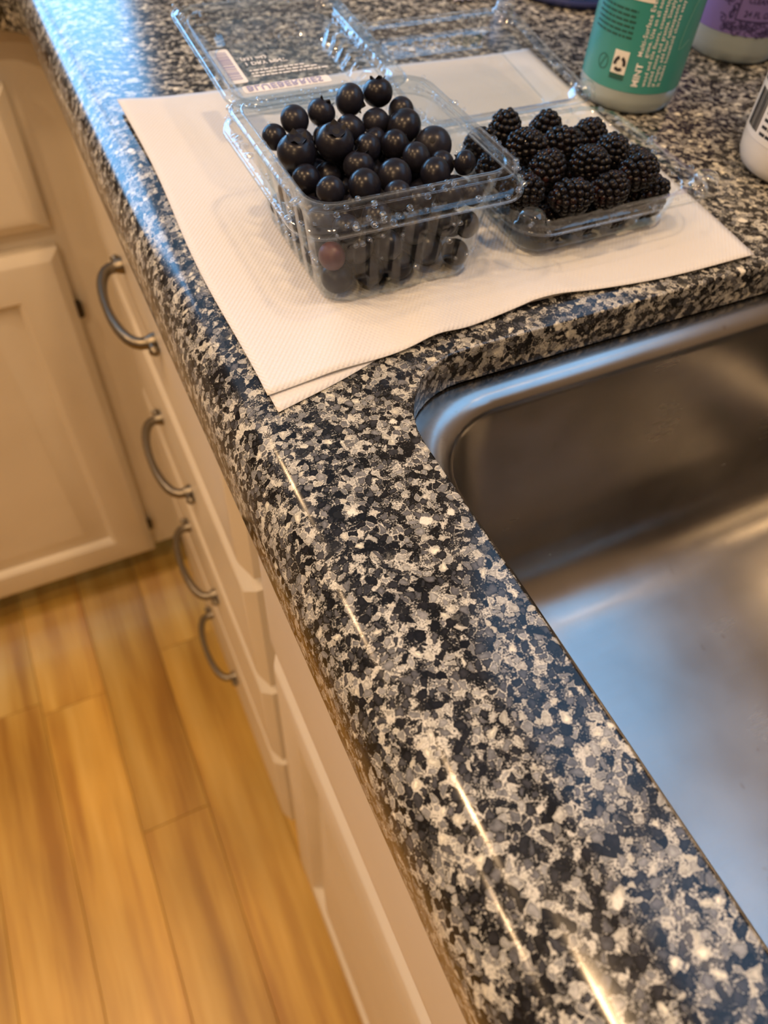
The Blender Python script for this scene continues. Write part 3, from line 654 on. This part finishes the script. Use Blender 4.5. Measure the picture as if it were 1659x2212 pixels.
def knob(parent, x, y, z, name='corner_knob'):
    m = MB(); m.lathe([(0.0078, 0.0), (0.0072, 0.0016), (0.0062, 0.0022), (0.0060, 0.0052), (0.0050, 0.0066), (0.0028, 0.0072), (0.0004, 0.0073)], 20); add(name, m.mesh(name, M['clear_rim'], True, 60), parent, (x, y, z))
for sx, sy in ((-1, -1), (1, -1)): knob(kb, sx * 0.0505, sy * 0.0435, 0.0226)
LL2 = 0.0520; lid2 = solid(add('lid', lid_mesh('lid', 0.0565, LL2, 0.0125, False), kb, (0.0, 0.0508 + 0.003 + LL2 * 0.991, 0.0222 + LL2 * 0.13))); lid2.rotation_euler = (math.radians(7.5), 0, 0)
loop_bead(0.0565, LL2, 0.012, 0.0004, 0.0006, 'lid_rim', lid2); loop_bead(0.0565 - 0.0165, LL2 - 0.0170, 0.012, -0.0121, 0.0005, 'panel_edge', lid2)
for sx, sy in ((1, -1), (1, 1), (-1, 1)): knob(lid2, sx * 0.0495, sy * 0.0455, 0.0006)
droplets('water_droplets', [(rnd.uniform(-0.05, 0.05), rnd.uniform(0.042, 0.050), 0.0014, rnd.uniform(0.0008, 0.0016)) for _ in range(24)] + [(rnd.uniform(0.046, 0.054), rnd.uniform(-0.048, 0.048), 0.0012, rnd.uniform(0.0008, 0.0016)) for _ in range(16)], lid2)
m = MB()
for k in range(12):
    xk = -0.042 + 0.084 * k / 11; m.box(xk - 0.0028, xk + 0.0028, 0.0500, 0.0550, 0.0214, 0.0218)
add('hinge', m.mesh('hinge', M['clear'], False), kb)
def blackberry_me(seed):
    r_ = random.Random(seed); m = MB(); a, b = 0.0088, 0.0112; rows = 8
    for j in range(rows):
        ph = -PI / 2 + PI * (j + 0.5) / rows * 0.97; rc = math.cos(ph); n = max(1, round(2 * PI * rc * (a - 0.0012) / 0.0031))
        for k in range(n):
            t = 2 * PI * (k + 0.5 * (j % 2)) / n + r_.uniform(-0.12, 0.12); q = r_.uniform(0.94, 1.04)
            m.sphere(((a - 0.0018) * rc * math.cos(t) * q, (a - 0.0018) * rc * math.sin(t) * q, (b - 0.0020) * math.sin(ph) * q), 0.00190 * r_.uniform(0.88, 1.1), 10, 7)
    m.sphere((0, 0, 0), a - 0.0022, 14, 9, (1, 1, 1.2)); return m.mesh('blackberry', M['black'], True, 80)
KM = [blackberry_me(s) for s in (1, 2, 3)]
KB = [(0.1895, 0.4735, 0.0315, 5, 0, 'tall blackberry standing at the back left of the box'), (0.2110, 0.4690, 0.0300, 8, 40, 'blackberry at the back, second from the left'), (0.2300, 0.4580, 0.0295, 70, 100, 'blackberry lying at the back right, beside the empty corner'),
      (0.1880, 0.4520, 0.0340, 75, 20, 'blackberry lying crosswise in front of the tall back left one'), (0.2090, 0.4510, 0.0320, 80, 70, 'blackberry in the middle of the pile'), (0.2310, 0.4390, 0.0310, 75, -30, 'blackberry high on the right of the pile'),
      (0.1710, 0.4660, 0.0300, 30, 10, 'blackberry by the left wall seen through the blueberry box'), (0.1690, 0.4450, 0.0300, 75, 60, 'blackberry against the left wall, in front of the one seen through the blueberry box'), (0.1885, 0.4330, 0.0320, 78, 120, 'blackberry left of the brownish one'), (0.2100, 0.4290, 0.0330, 70, 10, 'brownish blackberry in the front half of the pile'),
      (0.2320, 0.4180, 0.0305, 80, 90, 'blackberry beside the right end of the near rim'), (0.1690, 0.4230, 0.0300, 80, 30, 'blackberry by the left wall behind the near left knob'), (0.1900, 0.4130, 0.0285, 82, 80, 'blackberry at the near rim, left of the middle'), (0.2115, 0.4125, 0.0280, 80, 100, 'blackberry at the near rim, in the middle'), (0.2490, 0.4400, 0.0215, 80, 10, 'rightmost blackberry, low in the box'), (0.2440, 0.4190, 0.0180, 84, 70, 'blackberry in the near right corner of the low box')]
for yk in (0.4192, 0.4385, 0.4580, 0.4775):
    for xk in (0.1815, 0.2025, 0.2235, 0.2445):
        KB.append((xk + rnd.uniform(-0.001, 0.001), yk, 0.0128, 80, rnd.uniform(0, 180), 'low'))
for k, (x, y, z, tl, az, lab) in enumerate(KB):
    o = add('blackberry', KM[k % 3], None, (x, y, z + ZT * 0.6), (math.radians(tl), 0, math.radians(az)))
    if lab == 'low': lab = 'blackberry at the bottom of the low box, behind its near wall' if y < 0.43 else 'blackberry hidden in the bottom layer of the low clear box'
    tag(o, lab or 'black blackberry pressed into the front of the pile', 'blackberry', 'blackberries in the low box')

# ---------------------------------------------------------------- bottles
def bottle_space(cx_, cy_, r):
    n_ = (Vector((CAM.x, CAM.y, 0)) - Vector((cx_, cy_, 0))).normalized(); t_ = Vector((-n_.y, n_.x, 0))
    def f(s, z, lift=0.0):                     # s: arc length to the right of the side that faces the aisle
        a = s / r; d = n_ * math.cos(a) + t_ * math.sin(a); return Vector((d.x * (r + lift), d.y * (r + lift), z))
    return f
def strip(f, s0, s1, z0, z1, lift, mat_, name, n=16):
    m = MB(); A = [m.ring([f(s0 + (s1 - s0) * k / n, z, l) for k in range(n + 1)]) for z, l in ((z0, 0), (z0, lift), (z1, lift), (z1, 0))]
    for a, b in zip(A, A[1:]): m.loft(a, b, closed=False)
    return m.mesh(name, mat_, True, 40)
def ribbon_mesh(f, curves, w, lift, mat_, name):
    m = MB()
    for pts in curves:
        L, Rr = [], []
        for i, (s, z) in enumerate(pts):
            a = pts[max(0, i - 1)]; b = pts[min(len(pts) - 1, i + 1)]; dx, dz = b[0] - a[0], b[1] - a[1]; q = math.hypot(dx, dz) or 1
            L.append(tuple(f(s - dz / q * w / 2, z + dx / q * w / 2, lift))); Rr.append(tuple(f(s + dz / q * w / 2, z - dx / q * w / 2, lift)))
        a = m.ring(L); b = m.ring(Rr); m.loft(a, b, closed=False)
    return m.mesh(name, mat_, False)
FROST = NT('frosted_clear_plastic').P(col=(0.55, 0.64, 0.62), rough=0.28, trans=0.35, ior=1.45).m
WHITEP = NT('white_plastic').P(col=(0.80, 0.79, 0.76), rough=0.32).m
TEAL = NT('teal_label').P(col=(0.045, 0.27, 0.245), rough=0.27).m; PURP = NT('lavender_label').P(col=(0.21, 0.155, 0.42), rough=0.42).m
CREAM = flat('cream_label_panel', (0.80, 0.78, 0.72), 0.5); TDARK = flat('dark_green_print', (0.012, 0.085, 0.065), 0.5); PDARK = flat('dark_purple_print', (0.045, 0.030, 0.115), 0.5)
def spray_bottle(name, cx_, cy_, r, label, lab_mat, zl, facing=0.0):
    root = empty(name, (cx_, cy_, 0.0006)); tag(root, label, 'bottle')
    m = MB(); R = m.lathe([(r * 0.80, 0.0), (r * 0.90, 0.0008), (r * 0.965, 0.0035), (r, 0.0085), (r, 0.150), (r * 0.96, 0.160), (r * 0.80, 0.172), (r * 0.50, 0.183), (0.0135, 0.190), (0.0135, 0.200)], 64); m.cap(R[0], True); m.cap(R[-1])
    add('body', m.mesh('body', FROST, True, 60), root)
    m = MB(); R = m.lathe([(r, zl - 0.0001), (r + 0.00025, zl), (r + 0.00025, 0.146), (r, 0.1461)], 64); lb = add('label_wrap', m.mesh('label_wrap', lab_mat, True, 60), root)
    m = MB(); R = m.lathe([(0.0150, 0.196), (0.0155, 0.197), (0.0155, 0.215), (0.0120, 0.222), (0.0110, 0.230)], 32); m.cap(R[0], True); m.cap(R[-1])
    m.box(-0.045, 0.025, -0.010, 0.010, 0.228, 0.250); m.box(-0.036, -0.028, -0.006, 0.006, 0.195, 0.230)
    add('spray_head', m.mesh('spray_head', WHITEP, True, 30), root)
    return root, lb
# teal bottle
tx, ty, tr = 0.3340, 0.5500, 0.0305
teal, tl_ = spray_bottle('spray_bottle', tx, ty, tr, 'teal labelled clear spray bottle standing behind the blackberry box', TEAL, 0.0135)
F = bottle_space(tx, ty, tr)
add('label_panel', strip(F, -0.0150, 0.0020, 0.0610, 0.100, 0.0004, CREAM, 'label_panel'), tl_)
def vtext(body, size, s0, z0, mat_, lift=0.00045, **k): return text_mesh(body, size, mat_, lambda a, b: F(s0 - b, z0 + a, lift), **k)
add('lettering', vtext('MINT', 0.0054, 0.0058, 0.0172, INKW, bold=0.00015, name='lettering'), tl_)
for k, (t_, z0) in enumerate((('Multi-Surface Everyday Cleaner', 0.0338), ('grime. Use on all non-porous', 0.0338), ('wood and tile floors, countertops, walls, porcelain', 0.0180), ('sealed stone and granite. Simply spray and wipe', 0.0180), ('if empty, add four tablespoons of our Multi-', 0.0180), ('It makes household chores easy and thrifty.', 0.0180))):
    add('lettering', vtext(t_, 0.0031 if k else 0.0036, (0.0035, 0.0068, 0.0102, 0.0134, 0.0166, 0.0198)[k], z0, INKW, bold=0.00005, spacing=1.12, name='lettering'), tl_)
def dashes(f, s0, s1, zs, h, lift, mat_, name, seed):
    r_ = random.Random(seed); m = MB()
    for z in zs:
        s = s0
        while s < s1:
            w = min(r_.uniform(0.0016, 0.0050), s1 - s); A = m.ring([f(s + w * k / 3, z, lift) for k in range(4)]); B = m.ring([f(s + w * k / 3, z + h, lift) for k in range(4)]); m.loft(A, B, closed=False); s += w + 0.0007
    return m.mesh(name, mat_, False)
add('small_print', dashes(F, -0.0330, -0.0050, [0.0415 + 0.0027 * k for k in range(6)], 0.0012, 0.0004, TDARK, 'small_print', 3), tl_)
add('small_print', dashes(F, -0.0330, -0.0150, [0.0625, 0.0655], 0.0014, 0.0004, TDARK, 'small_print', 4), tl_)
bd = add('recycling_badge', strip(F, -0.0125, -0.0035, 0.0195, 0.0350, 0.0004, CREAM, 'recycling_badge', 6), tl_)
tri = []
for k in range(3):                              # three bent arrows
    a0 = 2 * PI * k / 3 + PI / 2; tri.append([(-0.0080 + 0.0029 * math.cos(a0 + d), 0.0280 + 0.0034 * math.sin(a0 + d)) for d in (0.25, 0.6, 1.05, 1.5, 1.8)])
add('arrows', ribbon_mesh(F, tri, 0.0019, 0.0006, INKK, 'arrows'), bd)
add('badge_band', strip(F, -0.0125, -0.0035, 0.0195, 0.0225, 0.0006, TDARK, 'badge_band', 6), bd)
add('leaf_mark', ribbon_mesh(F, [[(-0.0190 + 0.0034 * math.cos(2 * PI * k / 20), 0.0265 + 0.0040 * math.sin(2 * PI * k / 20)) for k in range(21)], [(-0.0205, 0.0237), (-0.0190, 0.0265), (-0.0178, 0.0297)]], 0.0005, 0.0004, TDARK, 'leaf_mark'), tl_)
add('outline', ribbon_mesh(F, [[(0.0330, 0.0700), (0.0285, 0.0600), (0.0262, 0.0500), (0.0255, 0.0420), (0.0258, 0.0375), (0.0285, 0.0385), (0.0330, 0.0420)]], 0.0005, 0.0004, flat('pale_green_print', (0.20, 0.45, 0.38), 0.5), 'outline'), tl_)
# lavender bottle
ux, uy, ur = 0.4590, 0.5900, 0.0325
pur, pl_ = spray_bottle('spray_bottle', ux, uy, ur, 'lavender labelled clear spray bottle behind the teal one', PURP, 0.0185)
F = bottle_space(ux, uy, ur)
frame = [[(-0.0030, 0.0720), (-0.0030, 0.0275), (0.0300, 0.0275), (0.0300, 0.0720)]]
add('frame_lines', ribbon_mesh(F, [[frame[0][i], ((frame[0][i][0] + frame[0][i + 1][0]) / 2, (frame[0][i][1] + frame[0][i + 1][1]) / 2), frame[0][i + 1]] if i != 1 else [(-0.0030 + 0.033 * k / 12, 0.0275) for k in range(13)] for i in range(3)], 0.0009, 0.0004, PDARK, 'frame_lines'), pl_)
curl = []; r_ = random.Random(6)
for k in range(84):                             # leafy scrolls around the frame
    t = k / 83
    if t < 0.4: s, z = -0.0085 + r_.uniform(-0.0048, 0.0042), 0.068 - 0.042 * t / 0.4
    else: s, z = -0.010 + 0.040 * (t - 0.4) / 0.6, 0.0228 + r_.uniform(-0.0028, 0.0032)
    ph = r_.uniform(0, 6.28); q = r_.uniform(0.0014, 0.0027)
    curl.append([(s + q * (0.35 + 0.65 * j / 12) * math.cos(ph + 5.2 * j / 12), z + q * (0.35 + 0.65 * j / 12) * math.sin(ph + 5.2 * j / 12)) for j in range(13)])
add('floral_border', ribbon_mesh(F, curl, 0.0006, 0.0004, PDARK, 'floral_border'), pl_)
for t_, sz, z0 in (('MULTI-SURFACE', 0.0046, 0.0500), ('EVERYDAY', 0.0054, 0.0435), ('CLEANER', 0.0044, 0.0380), ('24 FL OZ', 0.0050, 0.0300)):
    add('lettering', text_mesh(t_, sz, PDARK, lambda a, b: F(0.0015 + a, z0 + b, 0.00045), name='lettering', bold=0.00008), pl_)
# white bottle
wx, wy, wr = 0.3705, 0.4370, 0.0330
wt = empty('bottle', (wx, wy, 0.0006)); tag(wt, 'white plastic bottle with a barcode, at the right edge of the picture', 'bottle')
m = MB(); R = m.lathe([(wr * 0.72, 0.0), (wr * 0.82, 0.0006), (wr * 0.91, 0.003), (wr * 0.97, 0.0075), (wr, 0.014), (wr, 0.120), (wr * 0.93, 0.131), (wr * 0.66, 0.142), (wr * 0.42, 0.147), (wr * 0.40, 0.150)], 64); m.cap(R[0], True); m.cap(R[-1])
add('body', m.mesh('body', WHITEP, True, 60), wt)
m = MB(); R = m.lathe([(wr, 0.0189), (wr + 0.00025, 0.019), (wr + 0.00025, 0.112), (wr, 0.1121)], 64); wl = add('label_wrap', m.mesh('label_wrap', flat('white_label', (0.83, 0.83, 0.81), 0.4), True, 60), wt)
m = MB(); R = m.lathe([(0.0150, 0.150), (0.0160, 0.151), (0.0160, 0.168), (0.0150, 0.170)], 40); m.cap(R[0], True); m.cap(R[-1]); add('cap', m.mesh('cap', WHITEP, True, 40), wt)
F = bottle_space(wx, wy, wr)
m = MB(); s = -0.0410
while s < -0.0285:
    w = r_.choice((0.0004, 0.0007, 0.0011)); A = m.ring([F(s, z, 0.0004) for z in (0.0225, 0.0420)]); B = m.ring([F(s + w, z, 0.0004) for z in (0.0225, 0.0420)]); m.loft(A, B, closed=False); s += w + r_.choice((0.0003, 0.0005))
add('barcode', m.mesh('barcode', INKK, False), wl)
add('small_print', dashes(F, -0.0430, 0.010, [0.0450 + 0.0038 * k for k in range(7)], 0.0017, 0.0004, INKK, 'small_print', 5), wl)
add('small_print', dashes(F, -0.0255, 0.010, [0.0225 + 0.0036 * k for k in range(6)], 0.0016, 0.0004, INKK, 'small_print', 6), wl)
# blue tinted tub at the back
m = MB(); R = m.lathe([(0.048, 0.0), (0.052, 0.0012), (0.0545, 0.006), (0.060, 0.060), (0.0625, 0.061), (0.0625, 0.064), (0.0605, 0.064), (0.0585, 0.060), (0.053, 0.007), (0.047, 0.0035)], 64); m.cap(R[0], True); m.cap(R[-1])
tub = empty('plastic_tub', (0.4160, 0.7350, 0.0006)); tag(tub, 'blue tinted clear plastic tub behind the teal bottle', 'tub')
add('wall', m.mesh('wall', M['bluetub'], True, 60), tub)
m = MB()
R = m.lathe([(0.0480, 0.0002), (0.0545, 0.0010), (0.0560, 0.0035), (0.0552, 0.0052), (0.0535, 0.0052), (0.0530, 0.0012)], 64); add('foot_ring', m.mesh('foot_ring', NT('cobalt_plastic').P(col=(0.055, 0.075, 0.26), rough=0.3, trans=0.3).m, True, 60), tub)
# scrap of film
m = MB(); r_ = random.Random(3); rows = []
for j in range(7):
    rows.append(m.ring([((i - 4) * 0.0022 + 0.0012 * math.sin(j * 1.7 + i), j * 0.0030 + 0.0012 * math.cos(i * 1.3), 0.0008 + 0.0045 * abs(math.sin(i * 1.1 + j * 0.8)) * (0.4 + 0.1 * j)) for i in range(9)]))
for a, b in zip(rows, rows[1:]): m.loft(a, b, closed=False)
o = add('film_scrap', m.mesh('film_scrap', NT('lilac_film').P(col=(0.62, 0.62, 0.80), rough=0.25, trans=0.3).m, True, 60), None, (0.3125, 0.7260, 0.0)); o.modifiers.new('thickness', 'SOLIDIFY').thickness = 0.0002
tag(o, 'crumpled scrap of pale lilac film at the far edge of the picture', 'film')
